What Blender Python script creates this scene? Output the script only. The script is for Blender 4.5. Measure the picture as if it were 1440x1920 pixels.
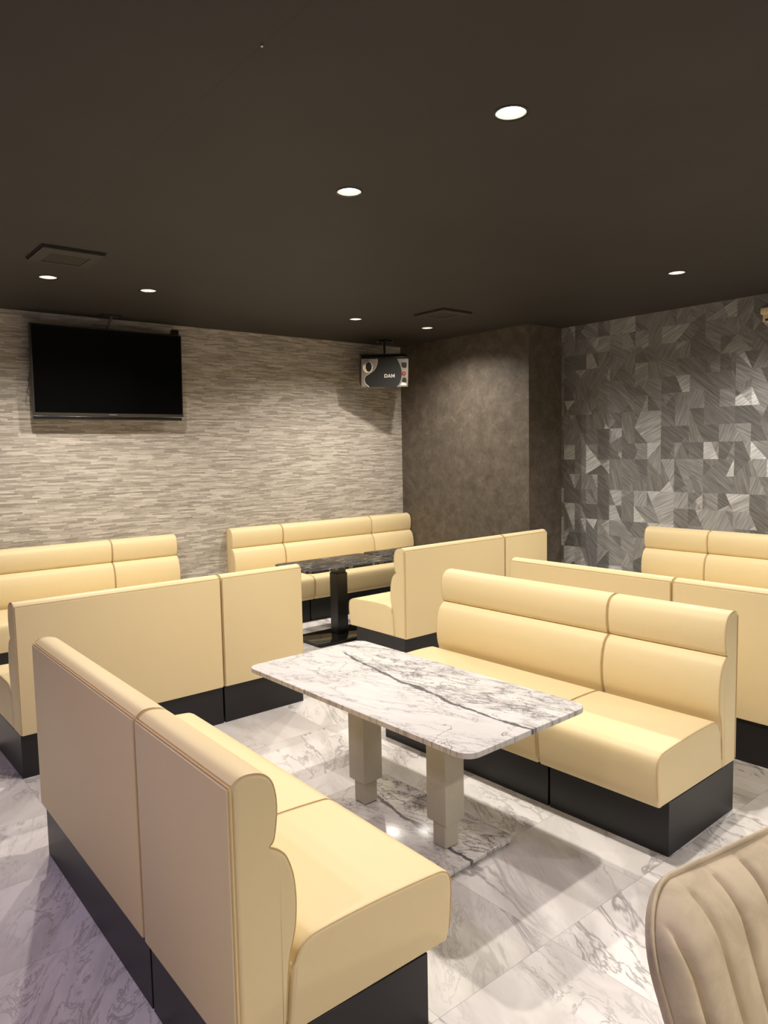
import bpy, bmesh, math, random
from mathutils import Vector, Matrix, geometry
R = math.radians
random.seed(7)
for o in list(bpy.data.objects): bpy.data.objects.remove(o)
C = bpy.context.scene.collection
sc = bpy.context.scene

# ---------------------------------------------------------------- camera, world, exposure
CAM_H, YAW, PITCH, ROLL, FPX = 1.5375, 50.6603, 4.8267, -1.108, 1373.97
yw, pt, rl = R(YAW), R(PITCH), R(ROLL)
fwd = Vector((math.cos(yw)*math.cos(pt), math.sin(yw)*math.cos(pt), -math.sin(pt)))
rgt = Vector((math.sin(yw), -math.cos(yw), 0)); up = rgt.cross(fwd)
r2 = rgt*math.cos(rl)+up*math.sin(rl); u2 = up*math.cos(rl)-rgt*math.sin(rl)
cd = bpy.data.cameras.new('camera'); cam = bpy.data.objects.new('camera', cd); C.objects.link(cam)
cd.sensor_fit = 'VERTICAL'; cd.sensor_height = 36; cd.lens = FPX/1920*36; cd.clip_start = .05
M = Matrix((r2, u2, -fwd)).transposed().to_4x4(); M.translation = (0, 0, CAM_H); cam.matrix_world = M
sc.camera = cam
w = bpy.data.worlds.new('world'); sc.world = w; w.use_nodes = True
w.node_tree.nodes['Background'].inputs[0].default_value = (1, .93, .85, 1)
w.node_tree.nodes['Background'].inputs[1].default_value = .02
vs = sc.view_settings; vs.view_transform = 'Standard'; vs.look = 'None'; vs.gamma = 1; vs.exposure = 0.42
vs.use_curve_mapping = False
LAMP_W = 84.0; LAMP_COL = (1.0, .925, .83)
COOL_FILL_W = 32.0; COOL_FILL_COL = (.88, .70, 1.04)  # purplish fill from unseen lamps added at the left
SPOT_DEG, SPOT_BLEND = 148, .9

HC, TVY, WX, CX, CY = 2.6394, 6.0789, 5.7306, 5.2536, 4.3181     # ceiling height, wall planes

# ---------------------------------------------------------------- helpers
def thing(name, label, cat, loc=(0, 0, 0), rz=0, group=None):
    o = bpy.data.objects.new(name, None); C.objects.link(o)
    o.empty_display_size = .1; o.location = loc; o.rotation_euler = (0, 0, rz)
    o['label'] = label; o['category'] = cat
    if group: o['group'] = group
    return o
def obj(name, bm, mat, parent=None, smooth=None, label=None):
    bmesh.ops.recalc_face_normals(bm, faces=bm.faces)
    me = bpy.data.meshes.new(name); bm.to_mesh(me); bm.free()
    for m in (mat if isinstance(mat, (list, tuple)) else [mat]): me.materials.append(m)
    if smooth is not None:
        me.shade_smooth(); me.set_sharp_from_angle(angle=R(smooth))
    o = bpy.data.objects.new(name, me); C.objects.link(o)
    if parent: o.parent = parent
    if label: o['label'] = label
    return o
def struct(name, bm, mat, smooth=None):
    o = obj(name, bm, mat, None, smooth); o['kind'] = 'structure'; return o
def add_box(bm, x0, x1, y0, y1, z0, z1, bev=0, seg=2):
    r = bmesh.ops.create_cube(bm, size=1)
    vs_ = r['verts']
    for v in vs_: v.co = Vector(((x0+x1)/2+v.co.x*(x1-x0), (y0+y1)/2+v.co.y*(y1-y0), (z0+z1)/2+v.co.z*(z1-z0)))
    if bev:
        es = list({e for v in vs_ for e in v.link_edges})
        bmesh.ops.bevel(bm, geom=es, offset=bev, segments=seg, profile=.5, affect='EDGES')
    return bm
def box(x0, x1, y0, y1, z0, z1, bev=0, seg=2): return add_box(bmesh.new(), x0, x1, y0, y1, z0, z1, bev, seg)
def add_tube(bm, pts, r, n=6, closed=False):
    pts = [Vector(p) for p in pts]; rings = []
    N = len(pts)
    for i, p in enumerate(pts):
        a = pts[i-1] if (i > 0 or closed) else p; b = pts[(i+1) % N] if (i < N-1 or closed) else p
        t = (b-a).normalized()
        ref = Vector((0, 0, 1)) if abs(t.z) < .95 else Vector((1, 0, 0))
        s = t.cross(ref).normalized(); q = t.cross(s)
        rings.append([bm.verts.new(p+(s*math.cos(2*math.pi*k/n)+q*math.sin(2*math.pi*k/n))*r) for k in range(n)])
    for i in range(N if closed else N-1):
        A, B = rings[i], rings[(i+1) % N]
        for k in range(n): bm.faces.new((A[k], A[(k+1) % n], B[(k+1) % n], B[k]))
    if not closed: bm.faces.new(rings[0]); bm.faces.new(rings[-1][::-1])
    return bm
def add_lathe(bm, prof, n=32, cx=0, cy=0, cap=True):
    rings = [[bm.verts.new((cx+r*math.cos(2*math.pi*k/n), cy+r*math.sin(2*math.pi*k/n), z)) for k in range(n)] for r, z in prof]
    for A, B in zip(rings, rings[1:]):
        for k in range(n): bm.faces.new((A[k], A[(k+1) % n], B[(k+1) % n], B[k]))
    if cap: bm.faces.new(rings[0][::-1]); bm.faces.new(rings[-1])
    return bm
def rrect(hx, hy, r, n=8, cx=0, cy=0):
    pts = []
    for sx, sy, a0 in ((1, 1, 0), (-1, 1, 90), (-1, -1, 180), (1, -1, 270)):
        for k in range(n+1):
            a = R(a0+90*k/n); pts.append((cx+sx*(hx-r)+r*math.cos(a), cy+sy*(hy-r)+r*math.sin(a)))
    return pts
def add_prism(bm, pts, z0, z1, bev=0, f=lambda x, y, z: (x, y, z)):
    """a polygon extruded in z with a small rounded rim; f places the points"""
    def off(d):
        out = []; N = len(pts)
        for i in range(N):
            a = Vector(pts[i-1]); b = Vector(pts[i]); c = Vector(pts[(i+1) % N])
            n1 = Vector(((b-a).y, -(b-a).x)).normalized(); n2 = Vector(((c-b).y, -(c-b).x)).normalized()
            n_ = (n1+n2); n_ = n_.normalized() if n_.length > 1e-6 else n1
            out.append(b-n_*d)
        return out
    if bev: lv = [(z0, bev), (z0+bev*.3, bev*.3), (z0+bev, 0), (z1-bev, 0), (z1-bev*.3, bev*.3), (z1, bev)]
    else: lv = [(z0, 0), (z1, 0)]
    rings = [[bm.verts.new(f(p[0], p[1], z)) for p in off(d)] for z, d in lv]
    N = len(pts)
    for A, B in zip(rings, rings[1:]):
        for k in range(N): bm.faces.new((A[k], A[(k+1) % N], B[(k+1) % N], B[k]))
    bm.faces.new(rings[0][::-1]); bm.faces.new(rings[-1])
    return bm
def spline(P, n=6):
    out = []
    for i in range(len(P)-1):
        p0 = Vector(P[max(i-1, 0)]); p1 = Vector(P[i]); p2 = Vector(P[i+1]); p3 = Vector(P[min(i+2, len(P)-1)])
        for k in range(n):
            t = k/n
            out.append(tuple(.5*((2*p1)+(p2-p0)*t+(2*p0-5*p1+4*p2-p3)*t*t+(3*p1-p0-3*p2+p3)*t**3)))
    out.append(tuple(P[-1])); return out

# ---------------------------------------------------------------- materials
def mat(name):
    m = bpy.data.materials.new(name); m.use_nodes = True
    nt = m.node_tree; b = nt.nodes['Principled BSDF']
    return m, nt, b
class NT:
    def __init__(s, nt): s.nt = nt
    def n(s, t, **kw):
        nd = s.nt.nodes.new(t)
        for k, v in kw.items(): setattr(nd, k, v)
        return nd
    def set(s, sock, v):
        if isinstance(v, bpy.types.NodeSocket): s.nt.links.new(v, sock)
        else: sock.default_value = v
    def math(s, op, a, b=0.0, c=None, clamp=False):
        nd = s.n('ShaderNodeMath', operation=op, use_clamp=clamp); s.set(nd.inputs[0], a); s.set(nd.inputs[1], b)
        if c is not None: s.set(nd.inputs[2], c)
        return nd.outputs[0]
    def vec(s, x, y, z):
        nd = s.n('ShaderNodeCombineXYZ')
        for i, v in enumerate((x, y, z)): s.set(nd.inputs[i], v)
        return nd.outputs[0]
    def sep(s, v):
        nd = s.n('ShaderNodeSeparateXYZ'); s.set(nd.inputs[0], v); return nd.outputs
    def vmath(s, op, a, b=(0, 0, 0)):
        nd = s.n('ShaderNodeVectorMath', operation=op); s.set(nd.inputs[0], a)
        if op == 'SCALE': s.set(nd.inputs['Scale'], b)
        else: s.set(nd.inputs[1], b)
        return nd.outputs[0]
    def noise(s, v, scale, detail=2, rough=.5, dist=0.0):
        nd = s.n('ShaderNodeTexNoise'); s.set(nd.inputs['Vector'], v); s.set(nd.inputs['Scale'], scale)
        nd.inputs['Detail'].default_value = detail; nd.inputs['Roughness'].default_value = rough; nd.inputs['Distortion'].default_value = dist
        return nd.outputs[0]
    def white(s, v):
        nd = s.n('ShaderNodeTexWhiteNoise', noise_dimensions='3D'); s.set(nd.inputs['Vector'], v); return nd.outputs
    def ramp(s, f, stops, interp='LINEAR'):
        nd = s.n('ShaderNodeValToRGB'); cr = nd.color_ramp; cr.interpolation = interp
        while len(cr.elements) < len(stops): cr.elements.new(.5)
        for e, (p, c) in zip(cr.elements, stops):
            e.position = p; e.color = (*c, 1) if len(c) == 3 else c
        s.set(nd.inputs[0], f); return nd.outputs[0]
    def fr(s, f, a, b, c=0.0, d=1.0):
        nd = s.n('ShaderNodeMapRange', interpolation_type='SMOOTHSTEP')
        s.set(nd.inputs[0], f)
        for i, v in enumerate((a, b, c, d)): s.set(nd.inputs[i+1], v)
        return nd.outputs[0]
    def mix(s, f, a, b, blend='MIX'):
        nd = s.n('ShaderNodeMix', data_type='RGBA', blend_type=blend)
        s.set(nd.inputs[0], f)
        for i, v in ((6, a), (7, b)):
            if isinstance(v, tuple) and len(v) == 3: v = (*v, 1)
            s.set(nd.inputs[i], v)
        return nd.outputs[2]
    def pos(s): return s.n('ShaderNodeNewGeometry').outputs['Position']
    def objc(s): return s.n('ShaderNodeTexCoord').outputs['Object']
    def bump(s, h, strength, dist):
        nd = s.n('ShaderNodeBump'); nd.inputs['Strength'].default_value = strength; nd.inputs['Distance'].default_value = dist
        s.set(nd.inputs['Height'], h); return nd.outputs[0]
def plain(name, col, rough=.5, metal=0, spec=.5, bumps=None, mottle=.02):
    m, nt, b = mat(name); k = NT(nt)
    b.inputs['Roughness'].default_value = rough; b.inputs['Metallic'].default_value = metal
    b.inputs['Specular IOR Level'].default_value = spec
    n_ = k.noise(k.objc(), 60, 3)
    c = k.mix(k.fr(n_, .3, .7), tuple(v*(1-mottle) for v in col), tuple(min(1, v*(1+mottle)) for v in col))
    k.set(b.inputs['Base Color'], c)
    if bumps: k.set(b.inputs['Normal'], k.bump(k.noise(k.objc(), bumps[0], 3), bumps[1], bumps[2]))
    return m
VINYL = plain('cream_vinyl', (.785, .64, .37), .5, 0, .35, (420, .05, .001), .004)
PIPE = plain('cream_piping', (.62, .46, .24), .5, 0, .3)
BLACK = plain('black_plinth', (.011, .010, .011), .40, 0, .42, (90, .04, .002))
BLACKMETAL = plain('black_metal', (.006, .006, .006), .28, 0, .5)
BLACKGLOSS = plain('black_gloss', (.010, .009, .008), .08, 0, .5)
GREIGE = plain('greige_steel', (.50, .465, .375), .42, 0, .4)
RUBBER = plain('black_rubber', (.01, .01, .01), .7)
SILVER = plain('silver_plastic', (.26, .24, .21), .4, .3, .5)
GRILLE = plain('speaker_grille', (.022, .023, .022), .8, 0, .3, (900, .5, .002))
CREAMP = plain('cream_plastic', (.75, .62, .42), .5)
WHITEINK = plain('white_print', (.62, .59, .53), .5)
REDP = plain('red_plastic', (.22, .008, .012), .4)
CHROME = plain('chrome', (.6, .58, .55), .2, 1)
SCREEN = plain('tv_screen', (.002, .002, .0022), .12, 0, .2)
TVBEZEL = plain('tv_bezel', (.035, .032, .03), .3, 0, .5)
REFLECT = plain('white_reflector', (.36, .345, .31), .5)
VENT = plain('dark_vent', (.030, .025, .020), .6)
VENTSLAT = plain('vent_grille', (.045, .036, .028), .6)

def emit(name, col, s):
    m, nt, b = mat(name); b.inputs['Base Color'].default_value = (0, 0, 0, 1)
    b.inputs['Emission Color'].default_value = (*col, 1); b.inputs['Emission Strength'].default_value = s
    return m
LENS = emit('lamp_lens', (1, .95, .87), 9)

def m_floor():
    m, nt, b = mat('marble_floor_tiles'); k = NT(nt)
    P = k.pos(); x, y, z = k.sep(P); T = .4835
    tx = k.math('DIVIDE', k.math('SUBTRACT', x, 1.762), T); ty = k.math('DIVIDE', k.math('SUBTRACT', y, 1.364), T)
    ix = k.math('FLOOR', tx); iy = k.math('FLOOR', ty)
    wn = k.white(k.vec(ix, iy, 3.3)); rnd = wn['Color']; rv = wn['Value']
    off = k.vmath('SCALE', rnd, 40.0)
    # streaks run mostly along -y, leaning a little, tile by tile
    ang = k.math('ADD', -.30, k.math('MULTIPLY', k.math('SUBTRACT', rv, .5), .8))
    ca, sa = k.math('COSINE', ang), k.math('SINE', ang)
    u = k.math('ADD', k.math('MULTIPLY', x, ca), k.math('MULTIPLY', y, sa))
    v = k.math('SUBTRACT', k.math('MULTIPLY', y, ca), k.math('MULTIPLY', x, sa))
    q = k.vmath('ADD', k.vec(u, k.math('MULTIPLY', v, .33), 0.0), off)
    soft = k.noise(q, 5.5, 4, .55, .6)
    wob = k.noise(q, 4.0, 5, .6, 1.2)
    ridge = k.math('ABSOLUTE', k.math('SUBTRACT', wob, .5))
    vein = k.math('MULTIPLY', k.fr(ridge, .0, .03, 1, 0), k.fr(k.noise(q, 2.2, 2), .42, .62))
    wob2 = k.noise(q, 11.0, 6, .65, 1.5)
    vein2 = k.math('MULTIPLY', k.fr(k.math('ABSOLUTE', k.math('SUBTRACT', wob2, .52)), .0, .035, 1, 0), k.fr(k.noise(q, 3.1, 2), .46, .66))
    base = k.mix(k.fr(soft, .38, .66), (.86, .83, .805), (.63, .595, .575))
    base = k.mix(k.fr(k.white(k.vec(iy, ix, 9.1))['Value'], .2, 1.0, 0.0, .35), base, (.66, .62, .595))
    col = k.mix(k.math('MULTIPLY', vein, .72), base, (.25, .22, .22))
    col = k.mix(k.math('MULTIPLY', vein2, .62), col, (.30, .265, .265))
    fx = k.math('ABSOLUTE', k.math('SUBTRACT', k.math('FRACT', tx), .5)); fy = k.math('ABSOLUTE', k.math('SUBTRACT', k.math('FRACT', ty), .5))
    j = k.fr(k.math('MAXIMUM', fx, fy), .4972, .4990)
    col = k.mix(k.math('MULTIPLY', j, .55), col, (.22, .2, .19))
    k.set(b.inputs['Base Color'], col)
    k.set(b.inputs['Roughness'], k.math('ADD', .30, k.math('MULTIPLY', soft, .12)))
    b.inputs['Specular IOR Level'].default_value = .45
    k.set(b.inputs['Normal'], k.bump(k.math('SUBTRACT', 1.0, j), .15, .001))
    return m
def m_tvwall():
    m, nt, b = mat('stacked_stone_wallpaper'); k = NT(nt)
    P = k.pos(); x, y, z = k.sep(P); x = k.math('ADD', x, y)
    def rows(h, wob, ln, seed):
        zz = k.math('ADD', k.math('DIVIDE', z, h), k.math('MULTIPLY', k.noise(k.vec(k.math('MULTIPLY', x, 2.6), seed, k.math('MULTIPLY', z, 3.0)), 1.6, 2), wob))
        row = k.math('FLOOR', zz)
        s = k.math('ADD', x, k.math('MULTIPLY', k.white(k.vec(row, seed, 0.0))['Value'], 13.0))
        cell = k.math('FLOOR', k.math('ADD', k.math('DIVIDE', s, ln), k.noise(k.vec(k.math('MULTIPLY', s, 4.0), row, seed), 1.0, 1)))
        val = k.white(k.vec(cell, row, seed))['Value']
        fr = k.math('ABSOLUTE', k.math('SUBTRACT', k.math('FRACT', zz), .5))
        return val, fr
    v1, f1 = rows(.0135, 2.5, .15, 1.7); v2, f2 = rows(.0075, 2.0, .10, 5.2)
    val = k.math('ADD', k.math('MULTIPLY', v1, .55), k.math('MULTIPLY', v2, .45))
    fine = k.noise(k.vec(k.math('MULTIPLY', x, 12.0), 0.0, k.math('MULTIPLY', z, 160.0)), 1.0, 4, .6)
    val = k.math('ADD', k.math('MULTIPLY', val, .8), k.math('MULTIPLY', fine, .25))
    col = k.ramp(val, [(.22, (.30, .265, .222)), (.45, (.41, .368, .315)), (.62, (.52, .472, .41)), (.8, (.64, .588, .515))])
    g = k.fr(f1, .36, .5)
    col = k.mix(k.math('MULTIPLY', g, k.fr(v2, .35, .7, .0, .45)), col, (.22, .185, .15))
    k.set(b.inputs['Base Color'], col); b.inputs['Roughness'].default_value = .75; b.inputs['Specular IOR Level'].default_value = .25
    k.set(b.inputs['Normal'], k.bump(k.math('ADD', v1, k.math('MULTIPLY', v2, .5)), .35, .004))
    return m
def m_column():
    m, nt, b = mat('mottled_brown_wallpaper'); k = NT(nt)
    P = k.pos(); x, y, z = k.sep(P); h = k.math('ADD', x, y)
    big = k.noise(k.vec(h, 0.0, z), 9.0, 6, .68, .4)
    fine = k.noise(k.vec(k.math('MULTIPLY', h, 90.0), 0.0, k.math('MULTIPLY', z, 26.0)), 1.0, 4, .6)
    hf = k.noise(P, 180.0, 2)
    v = k.math('ADD', k.math('ADD', k.math('MULTIPLY', big, .55), k.math('MULTIPLY', fine, .32)), k.math('MULTIPLY', hf, .13))
    col = k.ramp(v, [(.33, (.060, .047, .036)), (.48, (.098, .080, .062)), (.58, (.135, .112, .088)), (.70, (.20, .17, .135))])
    k.set(b.inputs['Base Color'], col); b.inputs['Roughness'].default_value = .55; b.inputs['Specular IOR Level'].default_value = .4
    k.set(b.inputs['Normal'], k.bump(v, .3, .003))
    return m
def m_facet(i, base, ang, tilt):
    """one foil tone of the geometric wallpaper: brushed in one direction, embossed to lean slightly"""
    m, nt, b = mat('foil_facet_%d' % i); k = NT(nt)
    P = k.pos(); x, y, z = k.sep(P); c, s = math.cos(ang), math.sin(ang)
    u = k.math('ADD', k.math('MULTIPLY', y, c), k.math('MULTIPLY', z, s)); v = k.math('SUBTRACT', k.math('MULTIPLY', z, c), k.math('MULTIPLY', y, s))
    st = k.noise(k.vec(k.math('MULTIPLY', u, 5.0), k.math('MULTIPLY', v, 75.0), i*3.7), 1.0, 5, .62)
    col = k.ramp(st, [(.28, tuple(t*.62 for t in base)), (.5, base), (.74, tuple(min(1, t*1.55) for t in base))])
    k.set(b.inputs['Base Color'], col)
    b.inputs['Metallic'].default_value = .45; b.inputs['Roughness'].default_value = .46
    nn = Vector((-1, tilt[0], tilt[1])).normalized()
    bp = k.n('ShaderNodeBump'); bp.inputs['Strength'].default_value = .5; bp.inputs['Distance'].default_value = .003
    k.set(bp.inputs['Height'], st)
    nv = k.vmath('NORMALIZE', k.vmath('ADD', bp.outputs[0], (0.0, tilt[0], tilt[1])))
    k.set(b.inputs['Normal'], nv)
    return m
def m_ceiling():
    m, nt, b = mat('dark_ceiling_wallpaper'); k = NT(nt)
    P = k.pos(); x, y, z = k.sep(P)
    n_ = k.noise(P, 2.0, 3); f = k.noise(P, 260.0, 3)
    col = k.mix(k.fr(n_, .3, .7), (.030, .027, .024), (.034, .031, .0275))
    col = k.mix(k.math('MULTIPLY', k.fr(f, .3, .7), .25), col, (.034, .030, .027))
    xx = k.math('ABSOLUTE', k.math('SUBTRACT', k.math('ADD', x, k.math('MULTIPLY', y, -.012)), 1.066))
    j = k.math('MULTIPLY', k.fr(xx, .0012, .0035, 1, 0), k.math('MULTIPLY', k.fr(y, 1.3, 1.7), k.fr(y, 3.4, 4.0, 1, 0)))
    col = k.mix(k.math('MULTIPLY', j, .6), col, (.02, .017, .014))
    k.set(b.inputs['Base Color'], col); b.inputs['Roughness'].default_value = .6; b.inputs['Specular IOR Level'].default_value = .3
    k.set(b.inputs['Normal'], k.bump(f, .15, .001))
    return m
def m_whitemarble(name, rough):
    m, nt, b = mat(name); k = NT(nt)
    O = k.objc(); x, y, z = k.sep(O)
    wob = k.noise(k.vec(x, y, 0.0), 5.0, 6, .62, .3)
    w2 = k.noise(k.vec(x, y, 4.0), 2.3, 2)
    # the heavy vein: from the rear left, through the middle, to the near end
    path = k.math('ADD', k.math('MULTIPLY', y, .135), k.math('ADD', .018, k.math('MULTIPLY', k.math('MULTIPLY', y, y), .12)))
    d = k.math('SUBTRACT', k.math('SUBTRACT', x, path), k.math('MULTIPLY', k.math('SUBTRACT', wob, .5), .085))
    ad = k.math('ABSOLUTE', d)
    wid = k.math('ADD', .0048, k.math('MULTIPLY', k.fr(k.noise(k.vec(x, y, 9.0), 9.0, 3), .35, .7), .009))
    heavy = k.math('MULTIPLY', k.fr(k.math('DIVIDE', ad, wid), .55, 1.25, 1, 0), k.fr(y, .56, .50, 0, 1))
    busy = k.math('MULTIPLY', k.fr(d, -.01, .03), k.fr(d, .12, .34, 1.0, .45))
    # fine veins that lean along the heavy one
    c_, s_ = math.cos(.28), math.sin(.28)
    u = k.math('ADD', k.math('MULTIPLY', x, c_), k.math('MULTIPLY', y, s_)); v = k.math('SUBTRACT', k.math('MULTIPLY', y, c_), k.math('MULTIPLY', x, s_))
    q = k.vec(k.math('MULTIPLY', u, 2.3), k.math('MULTIPLY', v, .85), 1.3)
    n1 = k.noise(q, 3.4, 7, .62, .35); n2 = k.noise(q, 6.5, 7, .66, .5); n3 = k.noise(k.vec(x, k.math('MULTIPLY', y, 1.2), 7.7), 2.4, 6, .62, .3)
    br = k.fr(k.noise(q, 4.5, 3), .38, .6)
    v1 = k.fr(k.math('ABSOLUTE', k.math('SUBTRACT', n1, .5)), .0, .014, 1, 0)
    v2 = k.math('MULTIPLY', k.fr(k.math('ABSOLUTE', k.math('SUBTRACT', n2, .5)), .0, .024, 1, 0), br)
    v3 = k.fr(k.math('ABSOLUTE', k.math('SUBTRACT', n3, .47)), .0, .0075, 1, 0)
    halo = k.fr(k.math('ABSOLUTE', k.math('SUBTRACT', n1, .5)), .0, .075, 1, 0)
    cl = k.noise(q, 2.0, 4, .6, .5)
    col = k.mix(k.fr(cl, .35, .7), (.65, .625, .60), (.58, .55, .53))
    col = k.mix(k.math('MULTIPLY', halo, k.math('ADD', .16, k.math('MULTIPLY', busy, .40))), col, (.30, .28, .27))
    col = k.mix(k.math('MULTIPLY', v2, k.math('ADD', .24, k.math('MULTIPLY', busy, .70))), col, (.13, .115, .115))
    col = k.mix(k.math('MULTIPLY', v1, k.math('ADD', .46, k.math('MULTIPLY', busy, .45))), col, (.105, .09, .09))
    col = k.mix(k.math('MULTIPLY', v3, k.math('MULTIPLY', k.fr(w2, .42, .6), .85)), col, (.10, .085, .085))
    col = k.mix(k.math('MULTIPLY', heavy, .90), col, (.065, .056, .058))
    k.set(b.inputs['Base Color'], col); b.inputs['Roughness'].default_value = rough; b.inputs['Specular IOR Level'].default_value = .3
    return m
def m_blackmarble():
    m, nt, b = mat('black_marble_top'); k = NT(nt)
    O = k.pos(); x, y, z = k.sep(O)
    q = k.vec(k.math('MULTIPLY', x, .8), k.math('MULTIPLY', y, 1.6), 2.0)
    n1 = k.noise(q, 7.0, 7, .65, 1.2); n2 = k.noise(q, 15.0, 6, .65, 1.4)
    v1 = k.math('MULTIPLY', k.fr(k.math('ABSOLUTE', k.math('SUBTRACT', n1, .5)), .0, .014, 1, 0), k.fr(k.noise(q, 6.0, 2), .4, .6))
    v2 = k.math('MULTIPLY', k.fr(k.math('ABSOLUTE', k.math('SUBTRACT', n2, .5)), .0, .022, 1, 0), k.fr(k.noise(q, 5.0, 2), .5, .65))
    col = k.mix(k.fr(k.noise(q, 8.0, 4), .35, .7), (.012, .011, .010), (.032, .029, .026))
    col = k.mix(k.math('MULTIPLY', v1, .85), col, (.62, .57, .50)); col = k.mix(k.math('MULTIPLY', v2, .5), col, (.42, .39, .34))
    k.set(b.inputs['Base Color'], col); b.inputs['Roughness'].default_value = .42; b.inputs['Specular IOR Level'].default_value = .25
    return m
def m_velvet():
    m, nt, b = mat('beige_velvet'); k = NT(nt)
    O = k.objc(); n_ = k.noise(O, 14.0, 4, .6, .5)
    col = k.mix(k.fr(n_, .32, .7), (.47, .385, .27), (.60, .495, .36))
    k.set(b.inputs['Base Color'], col); b.inputs['Roughness'].default_value = .8; b.inputs['Specular IOR Level'].default_value = .2
    b.inputs['Sheen Weight'].default_value = .5; b.inputs['Sheen Roughness'].default_value = .35; b.inputs['Sheen Tint'].default_value = (1, .9, .75, 1)
    k.set(b.inputs['Normal'], k.bump(k.noise(O, 30.0, 3), .25, .004))
    return m
FLOOR, TVW, COLM, CEIL, WMARB, BMARB, VELVET = m_floor(), m_tvwall(), m_column(), m_ceiling(), m_whitemarble('white_marble_top', .55), m_blackmarble(), m_velvet()
WMARB2 = m_whitemarble('polished_marble_base', .2)
PLASTER = plain('grey_plaster', (.60, .57, .55), .8)

# ---------------------------------------------------------------- room shell
X0, Y0 = -3.2, -3.4
LAMPS = [(1.354, 4.877), (1.996, 4.897), (3.821, 4.988), (4.640, 4.988), (1.957, 2.580), (1.944, 1.670), (4.545, 2.522),
         (4.53, 1.62), (-.7, 2.5), (-.45, 1.25), (4.3, -.9), (1.95, -1.0), (.25, -1.1), (1.95, -2.0)]  # lamps at far left and behind the camera are added, unseen, for fill
LAMP_R = .054
struct('floor', box(X0, WX+.2, Y0, TVY+.2, -.12, 0), FLOOR)
# ceiling with a round cut-out for every downlight
pts, edges = [], []
def loop(ps):
    s = len(pts); pts.extend(Vector(p) for p in ps); edges.extend((s+i, s+(i+1) % len(ps)) for i in range(len(ps)))
loop([(X0, Y0), (WX+.2, Y0), (WX+.2, TVY+.2), (X0, TVY+.2)])
for lx, ly in LAMPS: loop([(lx+LAMP_R*math.cos(2*math.pi*k/32), ly+LAMP_R*math.sin(2*math.pi*k/32)) for k in range(32)])
vco, _, fac, _, _, _ = geometry.delaunay_2d_cdt(pts, edges, [], 0, 1e-5)
bm = bmesh.new(); bv = [bm.verts.new((v.x, v.y, HC)) for v in vco]
for f in fac:
    c = sum((vco[i] for i in f), Vector((0, 0)))/len(f)
    if any((c-Vector(l)).length < LAMP_R*.999 for l in LAMPS): continue
    bm.faces.new([bv[i] for i in f])
ret = bmesh.ops.extrude_face_region(bm, geom=list(bm.faces))
for v in ret['geom']:
    if isinstance(v, bmesh.types.BMVert): v.co.z = HC+.14
struct('ceiling', bm, CEIL)
struct('wall_back', box(X0, WX+.2, TVY, TVY+.2, 0, HC), TVW)
struct('wall_left', box(X0-.2, X0, Y0, TVY+.2, 0, HC), PLASTER)
struct('wall_front', box(X0, WX+.2, Y0-.2, Y0, 0, HC), PLASTER)
o = struct('wall_column', box(CX, WX+.001, CY, TVY+.001, 0, HC), COLM)
# right wall: flat foil wallpaper of straight-edged facets on a square grid
GY, GZ = .1235, .1365
tones = [((.205, .205, .208), R(35), (.00, -.02)), ((.255, .255, .258), R(40), (.05, .03)), ((.33, .33, .332), R(30), (-.04, .06)),
         ((.35, .35, .352), R(110), (.10, .08)), ((.46, .46, .46), R(-25), (-.09, .13)), ((.28, .28, .283), R(75), (.02, -.05)),
         ((.58, .58, .575), R(-30), (-.12, .17)), ((.38, .38, .38), R(-60), (.07, .14))]
FAC = [m_facet(i, *t) for i, t in enumerate(tones)]
rf = random.Random(23)
def half(poly, m, n):
    """keep the part of a polygon on the side of point m that n points away from"""
    out = []
    f = lambda p: -((p[0]-m[0])*n[0]+(p[1]-m[1])*n[1])
    for i in range(len(poly)):
        p, q = poly[i], poly[(i+1) % len(poly)]; fp, fq = f(p), f(q)
        if fp >= 0: out.append(p)
        if fp*fq < 0:
            t = fp/(fp-fq); out.append((p[0]+(q[0]-p[0])*t, p[1]+(q[1]-p[1])*t))
    return out
Y1 = .4                                           # the wallpaper's facets in the part of the wall one can see; plain beyond
ny = int((CY-Y1)/GY)+2; nz = int(HC/GZ)+2
weights = [19, 17, 15, 12, 10, 13, 6, 10]
LINES = [((0, 0), (1, 2)), ((1, 0), (2, 2)), ((.5, 0), (1.5, 2)), ((0, 0), (2, 2)), ((0, 1), (1, 2)), ((0, 0), (1, 1)), ((1, 0), (2, 1)), ((0, 0), (1, 2)), ((1, 0), (2, 2))]
BACKL = [((0, 2), (2, 1)), ((0, 1), (2, 0)), ((0, 1), (1, 0)), ((1, 2), (2, 0)), ((1, 2), (2, 1)), ((0, 2), (1, 0)), ((0, 2), (2, 0))]
fields = {}
def pieces(f, bi, bj):
    """the facets of one two-by-two block of the grid: cut by lines through its grid points"""
    key = (f, bi, bj)
    if key not in fields:
        ps = [[(0, 0), (2, 0), (2, 2), (0, 2)]]
        cuts = [rf.choice(LINES)]+([rf.choice(BACKL)] if rf.random() < .8 else [])+([rf.choice(LINES)] if rf.random() < .35 else [])
        for (x0, y0), (x1, y1) in cuts:
            n_ = (y1-y0, x0-x1); new = []
            for p in ps:
                for sg in (1, -1):
                    q = half(p, (x0, y0), (n_[0]*sg, n_[1]*sg))
                    if len(q) > 2: new.append(q)
            ps = new
        fields[key] = [(p, rf.choices(range(8), weights)[0]) for p in ps]
    return fields[key]
OFF = [(0, 0), (1, 1), (1, 0)]
bm = bmesh.new()
k0 = round((2.808-Y1)/GY); base_y = 2.808-k0*GY
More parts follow.
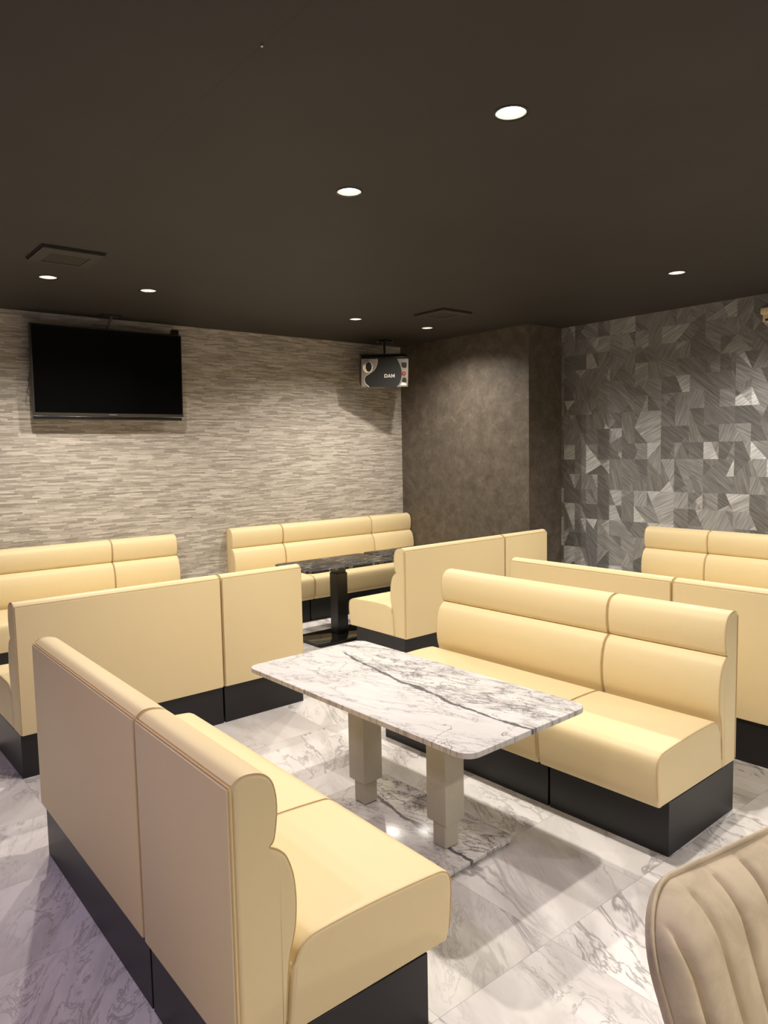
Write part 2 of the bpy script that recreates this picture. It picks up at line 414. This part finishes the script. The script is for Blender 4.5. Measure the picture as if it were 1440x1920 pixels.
for i in range(ny):
    for j in range(nz):
        f = rf.choices((0, 1, 2), (5, 4, 2))[0]; ox, oz = OFF[f]
        bi, bj = (i+ox)//2, (j+oz)//2; x0, z0 = bi*2-ox, bj*2-oz
        for poly, tone in pieces(f, bi, bj):
            q = [(u+x0, v+z0) for u, v in poly]
            for m, n_ in (((i, j), (-1, 0)), ((i+1, j), (1, 0)), ((i, j), (0, -1)), ((i, j+1), (0, 1))):
                if len(q) > 2: q = half(q, m, n_)
            if len(q) < 3: continue
            p_ = [(min(base_y+u*GY, CY), min(max(1.28+GZ*(v-9), 0), HC)) for u, v in q]
            ar = abs(sum(p_[m][0]*p_[(m+1) % len(p_)][1]-p_[(m+1) % len(p_)][0]*p_[m][1] for m in range(len(p_))))
            if ar < 2e-5: continue
            fc = bm.faces.new([bm.verts.new((WX, u, v)) for u, v in p_]); fc.material_index = tone
add_box(bm, WX+.0005, WX+.2, Y0, TVY+.2, 0, HC)
struct('wall_right', bm, FAC)

# ---------------------------------------------------------------- sofas: every upholstered unit is a thing
DP, ZB = .627, .2117
HEAD = [(.089, .6752), (.098, .682), (.104, .700), (.110, .745), (.109, .785), (.100, .820), (.080, .842), (.050, .852), (.022, .851), (.002, .838)]
BACK = [(.115, ZB), (.119, .266), (.130, .389), (.147, .455), (.153, .520), (.148, .585), (.132, .635), (.114, .657), (.099, .668), (.089, .6728)]
SEAT = [(.121, ZB+.001), (.600, ZB+.001), (.618, .214), (.629, .245), (.636, .320), (.637, .370), (.631, .398), (.612, .414), (.580, .421),
        (.45, .428), (.32, .431), (.21, .429), (.178, .422), (.155, .405), (.142, .380), (.136, .372)]
def add_cushion(bm, prof, L, rad=.012, part=None):
    """closed (depth, height) profile run along the length with softened ends; part=(first, last, rear) keeps
    only those profile points and closes the piece straight across, so that two pieces meet in one flush side"""
    N = len(prof)
    area = sum(prof[i][0]*prof[(i+1) % N][1]-prof[(i+1) % N][0]*prof[i][1] for i in range(N)); sg = 1 if area > 0 else -1
    def inset(d):
        out = []
        for i in range(N):
            a, b, c = Vector(prof[i-1]), Vector(prof[i]), Vector(prof[(i+1) % N])
            n1 = Vector(((b-a).y, -(b-a).x)).normalized(); n2 = Vector(((c-b).y, -(c-b).x)).normalized()
            n_ = n1+n2; n_ = n_.normalized() if n_.length > 1e-6 else n1
            out.append(b-n_*d*sg)
        if part:
            i0, i1, zr = part
            q = out[i0:i1+1]; rear = Vector((prof[0][0]+d, zr))
            q[0 if i0 else -1].y = zr
            out = ([rear]+q) if i0 else ([Vector((prof[0][0]+d, q[0].y))]+q[1:]+[rear])
        return out
    sec = [(rad*(1-math.cos(R(90*k/4))), rad*(1-math.sin(R(90*k/4)))) for k in range(5)]
    sec = sec+[(L-x, d) for x, d in reversed(sec)]
    rings = [[bm.verts.new((x, p.x, p.y)) for p in inset(d)] for x, d in sec]; N2 = len(rings[0])
    for A, B in zip(rings, rings[1:]):
        for k in range(N2): bm.faces.new((A[k], A[(k+1) % N2], B[(k+1) % N2], B[k]))
    f1 = bm.faces.new(rings[0][::-1]); f2 = bm.faces.new(rings[-1])
    bmesh.ops.triangulate(bm, faces=[f1, f2])
    return bm
def sofa_module(label, L, loc, rz):
    t = thing('sofa_module', label, 'sofa', loc, rz, 'cream bench sofa modules')
    g = .0022; L2 = L-2*g
    obj('base', box(g+.003, L-g-.003, .008, DP-.0784, 0, ZB, .0015, 1), BLACK, t, 40)
    def sh(bm):
        bmesh.ops.translate(bm, verts=bm.verts, vec=(g, 0, 0)); return bm
    hp = spline(HEAD, 5); bp = spline(BACK, 5)
    full = [(.002, ZB)]+bp+hp; nb = len(bp)
    obj('headrest', sh(add_cushion(bmesh.new(), full, L2, .011, (nb+1, len(full)-1, .674))), VINYL, t, 35)
    obj('backrest', sh(add_cushion(bmesh.new(), full, L2, .011, (0, nb, .674))), VINYL, t, 35)
    obj('seat', sh(add_cushion(bmesh.new(), SEAT[:2]+spline(SEAT[1:], 4)[1:], L2, .012)), VINYL, t, 50)
    bm = box(g+.006, L-g-.006, -.010, .004, ZB+.002, .832, .004, 2)
    obj('back_panel', bm, VINYL, t, 40)
    bm = bmesh.new()
    for x in (g+.0035, L-g-.0035):
        add_tube(bm, [(x, u-.002, z-.0005) for u, z in hp[:-1]], .0017, 5)
        add_tube(bm, [(x, u-.002, z) for u, z in bp[4:]], .0017, 5)
        s = spline(SEAT[3:], 3)
        add_tube(bm, [(x, u, z-.003) for u, z in s], .0017, 5)
        add_tube(bm, [(x-.0005, -.004, ZB+.01), (x-.0005, -.004, .83)], .002, 5)
    add_tube(bm, [(g+.004, -.004, .834), (L-g-.004, -.004, .834)], .002, 5)
    obj('piping', bm, PIPE, t, 60)
    return t
def run(x, y, rot, face, mods):
    """modules side by side from one end; face = direction the seats look"""
    a = R({'+x': -90, '-x': 90, '+y': 0, '-y': 180}[face]+rot); d = 0
    for L, lab in mods:
        sofa_module(lab, L, (x+math.cos(a)*d, y+math.sin(a)*d, 0), a); d += L
run(.6949, 2.9545, -.358, '+x', [(1.0535, 'long cream sofa module at the left, plain back to us, seat toward white table'),
                               (.5447, 'nearest short cream sofa module at bottom of photo, its end side facing us')])
run(3.0109, 1.3771, 1.55, '-x', [(.5459, 'short cream sofa module, near end of the bench behind the white marble table'),
                               (1.0714, 'long cream sofa module facing us just behind the white marble table')])
run(.7913, 3.7272, .70, '+y', [(1.0735, 'long cream sofa module, plain back to us, below the television'),
                             (.5447, 'short cream sofa module with plain back to us, just left of the white marble table')])
run(2.5778, 6.045, -.35, '-y', [(.5534, 'short cream sofa module against beige wall, right end of the bench below the television'),
                               (1.0714, 'long cream sofa module against the beige wall at the left photo edge')])
run(5.2490, 6.0496, -.613, '-y', [(.5394, 'short cream sofa module in the far corner touching the dark brown pillar'),
                                (1.0670, 'long cream sofa module against the beige wall, middle of the three behind the black tables'),
                                (.5394, 'short cream sofa module against beige wall, left end of bench behind black tables')])
run(3.2900, 3.8090, 1.30, '+y', [(1.0700, 'long cream sofa module facing the black tables, seat end and plain back toward us'),
                               (.5455, 'short cream sofa module with plain back to us, in front of the dark brown pillar')])
run(3.4812, 3.0144, .713, '+x', [(1.0748, 'long cream sofa module, plain back to us, seen over the bench behind white table'),
                               (.5459, 'short cream sofa module at the right photo edge with its plain back to us')])
run(5.697, 3.3646-.5459, -.124, '-x', [(.5459, 'short cream sofa module against the grey faceted wall, left end of its bench')])
run(5.697, 3.3646-.5459-1.0714, -.124, '-x', [(1.0714, 'long cream sofa module against the grey faceted wall at the right photo edge')])

# ---------------------------------------------------------------- tables
TX, TY, TW, TL, TROT, TH = 1.8665, 2.1886, .6469, 1.3151, 1.568, .6001
t = thing('dining_table', 'white marble pedestal table with two square greige columns between the front sofas', 'table', (TX, TY, 0), R(TROT))
obj('tabletop', add_prism(bmesh.new(), rrect(TW/2, TL/2, .055), TH-.02, TH, .003), WMARB, t, 40)
obj('base_plate', add_prism(bmesh.new(), rrect(.2322, .3871, .03), .0145, .0298, .002), WMARB2, t, 40)
for sx in (-1, 1):
    for sy in (-1, 1): obj('foot', add_lathe(bmesh.new(), [(.018, 0), (.02, .002), (.02, .0145)], 20, sx*.205, sy*.355), RUBBER, t, 40)
obj('base_core', box(-.215, .215, -.37, .37, .006, .0144), BLACKMETAL, t)
for s in (-1, 1):
    c = obj('column', box(-.0362, .0362, s*.2393-.0362, s*.2393+.0362, .0298, .14, .006, 1), GREIGE, t, 30)
    sl = obj('sleeve', box(-.0512, .0512, s*.2393-.0512, s*.2393+.0512, .1304, TH-.0202, .004, 2), GREIGE, c, 30)
    obj('mount_plate', box(-.10, .10, s*.2393-.09, s*.2393+.09, TH-.026, TH-.02), GREIGE, t)
def black_table(label, cx, cy, hx, hy):
    t = thing('dining_table', label, 'table', (cx, cy, 0), 0, 'black marble pedestal tables')
    obj('tabletop', add_prism(bmesh.new(), rrect(hx, hy, .06), .592, .612, .003), BMARB, t, 40)
    obj('base_plate', add_prism(bmesh.new(), rrect(.36, .19, .03), .012, .028, .002, lambda x, y, z: (x-.03, y-.09, z)), BLACKGLOSS, t, 40)
    obj('base_core', box(-.36, .30, -.25, .07, 0, .0119), BLACKMETAL, t)
    cl = obj('column', box(-.083, .023, -.11, -.004, .028, .535, .003, 1), BLACKMETAL, t, 30)
    obj('inner_column', box(-.075, .015, -.102, -.012, .52, .5918, .003, 1), BLACKMETAL, t, 30)
black_table('black marble table on one black square column, nearer the television side', 3.55, 4.965, .46, .275)
black_table('second black marble table, its top half hidden behind the cream sofa end', 4.49, 4.985, .46, .275)

# ---------------------------------------------------------------- television
t = thing('television', 'flat black television hung high on the beige textured wall', 'television', (2.083, 5.949, 1.85))
hw = .594
tl = t; tl.rotation_euler = (R(2.0), 0, 0)
obj('cabinet', box(-hw, hw, -.015, .03, 0, .682, .004, 2), TVBEZEL, t, 40)
obj('screen', box(-hw+.012, hw-.010, -.018, -.014, .022, .670), SCREEN, t)
obj('rear_housing', box(-hw*.6, hw*.6, .03, .075, .05, .50, .01, 2), TVBEZEL, t, 40)
obj('soundbar', box(-hw+.004, hw-.012, -.012, .045, -.030, -.004, .003, 2), BLACKMETAL, t, 40)
obj('brand_plate', box(-.03, .03, -.0175, -.0145, .008, .014), SILVER, t)
bm = add_tube(bmesh.new(), [(-hw-.004, .02, .30), (-hw-.018, .02, .27), (-hw-.012, .02, .235), (-hw-.02, .02, .20), (-hw-.028, .02, .17), (-hw-.016, .02, .145), (-hw+.005, .02, .15)], .0025)
obj('cable', bm, RUBBER, t, 60)
t = thing('ceiling_bracket', 'thin dark ceiling pole holding the television from above', 'bracket', (2.095, 5.90, 0))
obj('ceiling_plate', box(-.07, .07, -.035, .045, HC-.006, HC), BLACKMETAL, t)
bm = add_tube(bmesh.new(), [(.0, -.01, HC-.005), (-.05, .05, 2.50)], .007, 8); add_tube(bm, [(.012, 0, HC-.005), (-.035, .055, 2.50)], .004, 6)
obj('pole', bm, TVBEZEL, t, 60)
t = thing('sensor_box', 'small black box standing on the right end of the television top', 'box', (2.636, 5.955, 2.532))
obj('housing', box(-.030, .030, -.02, .02, 0, .045, .003), BLACKMETAL, t, 40)
obj('lead', add_tube(bmesh.new(), [(-.03, .01, .012), (-.10, .012, .008), (-.2, .012, .004)], .003), RUBBER, t, 60)

# ---------------------------------------------------------------- loudspeaker
SPX = Vector((.838, -.546, 0)).normalized()
t = thing('loudspeaker', 'silver and black karaoke loudspeaker hung from the ceiling near the dark pillar', 'loudspeaker', (4.680, 5.662, 2.163), math.atan2(SPX.y, SPX.x))
t.rotation_euler = (R(14), 0, math.atan2(SPX.y, SPX.x)); t.rotation_mode = 'XYZ'
# local: x to its right seen from the front, -y out of the front, z up
W2, HH = .232, .275
obj('cabinet', box(-W2, W2, .004, .25, 0, HH+.02, .006, 2), BLACKMETAL, t, 40)
fr = lambda x, y, z: (x, -z, y)
def S(u): return -W2+u*2*W2
curve = [(.33, 1.0), (.33, .90), (.32, .80), (.29, .68), (.24, .58), (.16, .48), (.09, .40), (.06, .30), (.06, .20), (.09, .10), (.14, .03), (.15, .0)]
curve = [(S(a), b*HH) for a, b in spline(curve, 4)]
arc = [(S(a), b*HH) for a, b in spline([(.76, .0), (.81, .10), (.845, .25), (.86, .45), (.845, .65), (.81, .82), (.75, 1.0)], 5)]
obj('front_panel', add_prism(bmesh.new(), [(-W2, 0)]+[(-W2, HH)][:0]+[( -W2, HH)][:0]+curve[::-1][:0]+[(S(.15), 0)]+curve[::-1][1:-1]+[(S(.33), HH), (-W2, HH)], -.002, .010, .002, fr), SILVER, t, 40, 'silver left front panel')
obj('front_panel', add_prism(bmesh.new(), [(W2, HH)]+arc[::-1]+[(W2, 0)], -.002, .010, .002, fr), SILVER, t, 40, 'silver right front panel')
obj('grille', add_prism(bmesh.new(), curve[::-1][:0]+[(S(.15), .001)]+arc+curve[:-1], -.002, .007, 0, fr), GRILLE, t)
bm = add_tube(bmesh.new(), [(x+.003, -.010, z) for x, z in curve], .0045, 6); obj('trim_strip', bm, WHITEINK, t, 60)
def disc(bm, cx, cz, rx, rz, y0, y1, n=32): return add_prism(bm, [(cx+rx*math.cos(2*math.pi*k/n), cz+rz*math.sin(2*math.pi*k/n)) for k in range(n)], y0, y1, .002, fr)
pr = obj('port_ring', disc(bmesh.new(), S(.135), HH*.73, .052, .062, .009, .014), CHROME, t, 40)
obj('port', disc(bmesh.new(), S(.155), HH*.72, .030, .047, .012, .0165), RUBBER, pr, 40)
bm = add_prism(bmesh.new(), [(S(.845), HH*.87), (S(.855), HH*.74), (S(.88), HH*.69), (S(.93), HH*.67), (S(.965), HH*.70), (S(.965), HH*.87)], .0095, .0125, .001, fr)
obj('tweeter', bm, RUBBER, t, 40)
bm = add_prism(bmesh.new(), [(S(.87), HH*.17), (S(.965), HH*.17), (S(.965), HH*.27), (S(.945), HH*.33), (S(.915), HH*.345), (S(.885), HH*.32), (S(.87), HH*.25)], .0095, .0125, .001, fr)
obj('tweeter', bm, RUBBER, t, 40)
bm = add_prism(bmesh.new(), [(S(.825), HH*.05), (S(.965), HH*.05), (S(.965), HH*.11), (S(.87), HH*.165)], .0095, .0145, .001, fr)
obj('horn_lip', bm, WHITEINK, t, 40)
e = obj('emblem', disc(bmesh.new(), S(.91), HH*.48, .021, .021, .0095, .014), REDP, t, 40)
bm = bmesh.new()
for a, b in (((-.010, -.008), (0, .011)), ((.010, -.008), (0, .011)), ((-.007, -.004), (.007, -.004))):
    add_tube(bm, [(S(.91)+a[0], -.0142, HH*.48+a[1]), (S(.91)+b[0], -.0142, HH*.48+b[1])], .0022, 5)
obj('emblem_mark', bm, SILVER, e)
# wide bold letters D A M, built from flat strokes on the grille
bm = bmesh.new(); LH, SW = .034, .0078; lx, lz = S(.60)-.051, HH*.335
def stroke(*p): add_prism(bm, [(lx+q[0], lz+q[1]) for q in p], .0072, .0092, 0, fr)
def bar(x0, x1, z0, z1): stroke((x0, z0), (x1, z0), (x1, z1), (x0, z1))
bar(0, SW, 0, LH)                                                  # D
n = 10; arc_o = [(.018+.014*math.cos(R(a)), LH/2+LH/2*math.sin(R(a))) for a in range(-90, 91, 18)]
arc_i = [(.017+.0075*math.cos(R(a)), LH/2+(LH/2-.0072)*math.sin(R(a))) for a in range(-90, 91, 18)]
for k in range(n): stroke(arc_i[k], arc_o[k], arc_o[k+1], arc_i[k+1])
bar(SW-.0005, .0182, 0, .0072); bar(SW-.0005, .0182, LH-.0072, LH)
A0 = .0335                                                         # A
stroke((A0, 0), (A0+SW, 0), (A0+.0185, LH), (A0+.0120, LH)); stroke((A0+.0305-SW, 0), (A0+.0305, 0), (A0+.0185, LH), (A0+.0120, LH))
bar(A0+.008, A0+.0225, .0065, .0125)
M0 = .0675                                                         # M
bar(M0, M0+.0070, 0, LH); bar(M0+.0275, M0+.0345, 0, LH)
stroke((M0+.0140, .006), (M0+.0172, .006), (M0+.0172, .016), (M0+.0085, LH), (M0+.0065, LH), (M0+.0065, LH-.008))
stroke((M0+.0205, .006), (M0+.0280, LH-.008), (M0+.0280, LH), (M0+.0260, LH), (M0+.0172, .016), (M0+.0172, .006))
obj('lettering', bm, WHITEINK, t)
t = thing('speaker_mount', 'dark ceiling mount with chrome bolts above the loudspeaker', 'bracket', (4.80, 5.80, 0))
obj('ceiling_plate', add_lathe(bmesh.new(), [(.06, HC), (.065, HC-.006), (.05, HC-.012)], 28), BLACKMETAL, t, 40)
obj('rod', add_lathe(bmesh.new(), [(.011, HC-.01), (.011, 2.511)], 14), TVBEZEL, t, 40)
for a in (60, 180, 300): obj('bolt', add_lathe(bmesh.new(), [(.010, HC-.008), (.010, HC-.022), (.006, HC-.026)], 10, .085*math.cos(R(a)), .085*math.sin(R(a))), CHROME, t, 40)
bm = bmesh.new()
for a in (60, 180, 300): add_tube(bm, [(0, 0, HC-.010), (.085*math.cos(R(a)), .085*math.sin(R(a)), HC-.008)], .008, 6)
obj('arm', bm, BLACKMETAL, t, 60)

# ---------------------------------------------------------------- ceiling fittings
def downlight(label, x, y, W, colr):
    t = thing('downlight', label, 'ceiling light', (x, y, HC), 0, 'recessed round downlights')
    n = 40
    bm = add_lathe(bmesh.new(), [(.0525, .001), (.0585, .001), (.0595, -.0015), (.0575, -.0035), (.0515, -.0025), (.0505, .0005), (.0525, .001)], n, cap=False)
    obj('trim_ring', bm, BLACKMETAL, t, 60)
    bm = add_lathe(bmesh.new(), [(.0515, -.001), (.0495, .006), (.0450, .018), (.0420, .026), (.0420, .060), (.0525, .060), (.0530, -.0005), (.0515, -.001)], n, cap=False)
    obj('reflector', bm, REFLECT, t, 60)
    obj('lens', add_lathe(bmesh.new(), [(.0415, .045), (.0415, .027), (.036, .020), (.022, .015), (.004, .0135)], n), LENS, t, 60)
    ld = bpy.data.lights.new('lamp', 'SPOT'); ld.energy = W; ld.color = colr; ld.spot_size = R(SPOT_DEG); ld.spot_blend = SPOT_BLEND
    ld.shadow_soft_size = .028
    lo = bpy.data.objects.new('lamp', ld); C.objects.link(lo); lo.parent = t; lo.location = (0, 0, -.006)
labs = ['downlight beside the square ceiling vent at the left, nearer the photo edge', 'downlight above the right part of the television, beside the left vent',
        'downlight left of the loudspeaker in the far corner', 'downlight nearest the dark brown pillar, beside the far vent',
        'bright downlight in the middle of the ceiling, second nearest to us', 'brightest and nearest downlight high in the photo',
        'downlight at the right in front of the faceted wall', 'downlight outside the photo beyond the right edge', 'added cool fill downlight, unseen, beyond the left edge',
        'added cool fill downlight, unseen, nearer the left wall', 'added fill downlight, unseen, behind the velvet chair', 'added fill downlight, unseen, right of the camera', 'added fill downlight, unseen, just behind the camera', 'added fill downlight, unseen, farthest behind the camera']
for i, (x, y) in enumerate(LAMPS):
    cool = i in (8, 9)
    downlight(labs[i], x, y, COOL_FILL_W if cool else LAMP_W, COOL_FILL_COL if cool else LAMP_COL)
def vent(label, x0, x1, y0, y1, gx0, gx1, gy0, gy1):
    t = thing('ceiling_vent', label, 'vent', ((x0+x1)/2, (y0+y1)/2, HC), 0, 'square ceiling vents')
    cx, cy = (x0+x1)/2, (y0+y1)/2; z0, z1 = -.016, -.001
    bm = bmesh.new()
    A = (x0-cx, x1-cx, y0-cy, y1-cy); G = (gx0-cx, gx1-cx, gy0-cy, gy1-cy)
    add_box(bm, A[0], G[0], A[2], A[3], z0, z1); add_box(bm, G[1], A[1], A[2], A[3], z0, z1)
    add_box(bm, G[0], G[1], A[2], G[2], z0, z1); add_box(bm, G[0], G[1], G[3], A[3], z0, z1)
    obj('frame', bm, VENT, t)
    obj('gasket', box(A[0]-.006, A[1]+.006, A[2]-.006, A[3]+.006, -.0055, 0), RUBBER, t)
    bm = bmesh.new(); n = 14
    for k in range(n):
        yy = G[2]+(G[3]-G[2])*(k+.5)/n; add_box(bm, G[0], G[1], yy-.004, yy+.004, -.013, -.0056)
    obj('grille', bm, VENTSLAT, t)
vent('square dark ceiling vent at the left above the television', 1.132, 1.452, 4.135, 4.455, 1.195, 1.405, 4.235, 4.430)
vent('square dark ceiling vent above the far black tables', 4.095, 4.415, 4.215, 4.555, 4.17, 4.35, 4.30, 4.48)
t = thing('ceiling_screw', 'tiny pale screw head in the dark ceiling left of the lamps', 'screw', (1.086, 1.809, HC))
obj('shank', add_lathe(bmesh.new(), [(.0012, .004), (.0012, -.003)], 8), CHROME, t, 40)
obj('head', add_lathe(bmesh.new(), [(.0035, -.003), (.0038, -.005), (.0015, -.007)], 12), CREAMP, t, 40)

# ---------------------------------------------------------------- wall box on the faceted wall
t = thing('wall_box', 'small cream wall fitting high on the grey faceted wall at the right edge', 'wall fitting', (WX, 2.447, 2.43))
obj('cover', box(-.045, 0, -.05, .045, .055, .10, .003), CREAMP, t, 40)
obj('body', box(-.035, 0, -.045, .032, .006, .056, .003), CREAMP, t, 40)
obj('cable_port', box(-.040, -.034, -.02, .012, .004, .018), RUBBER, t)

# ---------------------------------------------------------------- velvet chair
t = thing('tub_chair', 'beige velvet chair with a channelled back, cut off at the bottom right', 'chair', (1.200, .354, 0), -.153)
CW, CHT, CT = .274, .425, .075          # half width, height of the back above its foot, padding
BZ = .423
def outline(x):
    r = .116; ax = abs(x)
    return CHT if ax <= CW-r else CHT-r+math.sqrt(max(r*r-(ax-(CW-r))**2, 0))
def place(x, s, d):
    """x across, s up the back, d out of the front: back leans away, sides come a little forward"""
    lean = .332; taper = 1-.111*(1-s/CHT)
    xx = x*taper; fw = d+.739*x*x
    y = .10+s*math.sin(lean)-fw*math.cos(lean); z = BZ+s*math.cos(lean)+fw*math.sin(lean)
    return (xx, y, z)
NX, NS = 180, 48; PITCHX = .080
bm = bmesh.new(); grid = []
for i in range(NX+1):
    a = -1+2*i/NX; x = CW*.9995*math.sin(a*math.pi/2) if True else CW*a
    So = outline(x); col = []
    for j in range(NS+1):
        s = So*(1-(1-j/NS)**1.8)
        # distance to the outline
        dt = So-s; ds = CW-abs(x); rr = .116
        if abs(x) > CW-rr and s > CHT-rr: d = rr-math.hypot(abs(x)-(CW-rr), s-(CHT-rr))
        else: d = min(ds, CHT-s)
        d = max(d, 0); q = min(d/.085, 1); th = CT*math.sqrt(max(1-(1-q)**2, 0))
        sc_ = abs(math.sin(math.pi*x/PITCHX)); groove = .016*(1-sc_)**4*min(q*4, 1)
        puff = .006*sc_*q
        col.append(bm.verts.new(place(x, s, th-groove+puff)))
    grid.append(col)
for i in range(NX):
    for j in range(NS): bm.faces.new((grid[i][j], grid[i+1][j], grid[i+1][j+1], grid[i][j+1]))
obj('backrest', bm, VELVET, t, 80)
rim = [(CW*.9995, s_) for s_ in [0, .06, .12, .18, .24, .28]]
rim += [(CW-.116+.116*math.cos(R(a)), CHT-.116+.116*math.sin(R(a))) for a in range(0, 91, 9)]
rim += [(-x, s) for x, s in rim[::-1]]
N = len(rim); bm = bmesh.new(); lv = [(0.0, .0), (-.004, .002), (-.012, .001), (-.018, -.006)]
rings = [[bm.verts.new(place(x*(1+e), s*(1+e*1.5), d)) for x, s in rim] for d, e in lv]
for A, B in zip(rings, rings[1:]):
    for k in range(N-1): bm.faces.new((A[k], A[k+1], B[k+1], B[k]))
for k in range(N//2-1):
    A = rings[-1]; bm.faces.new((A[k], A[k+1], A[N-2-k], A[N-1-k]))
obj('back_shell', bm, VELVET, t, 60)
bm = add_tube(bmesh.new(), [place(x*1.008, s*1.012, .001) for x, s in rim], .0032, 8); obj('welt', bm, VELVET, t, 60)
bm = add_prism(bmesh.new(), rrect(.25, .235, .09), .37, .50, .03, lambda x, y, z: (x, y-.15, z)); obj('seat', bm, VELVET, t, 60)
for sx in (-1, 1):
    for sy in (-1, 1):
        bm = add_tube(bmesh.new(), [(sx*.17, -.15+sy*.17, .375), (sx*.21, -.15+sy*.21, .0)], .013, 10); obj('leg', bm, BLACKMETAL, t, 60)
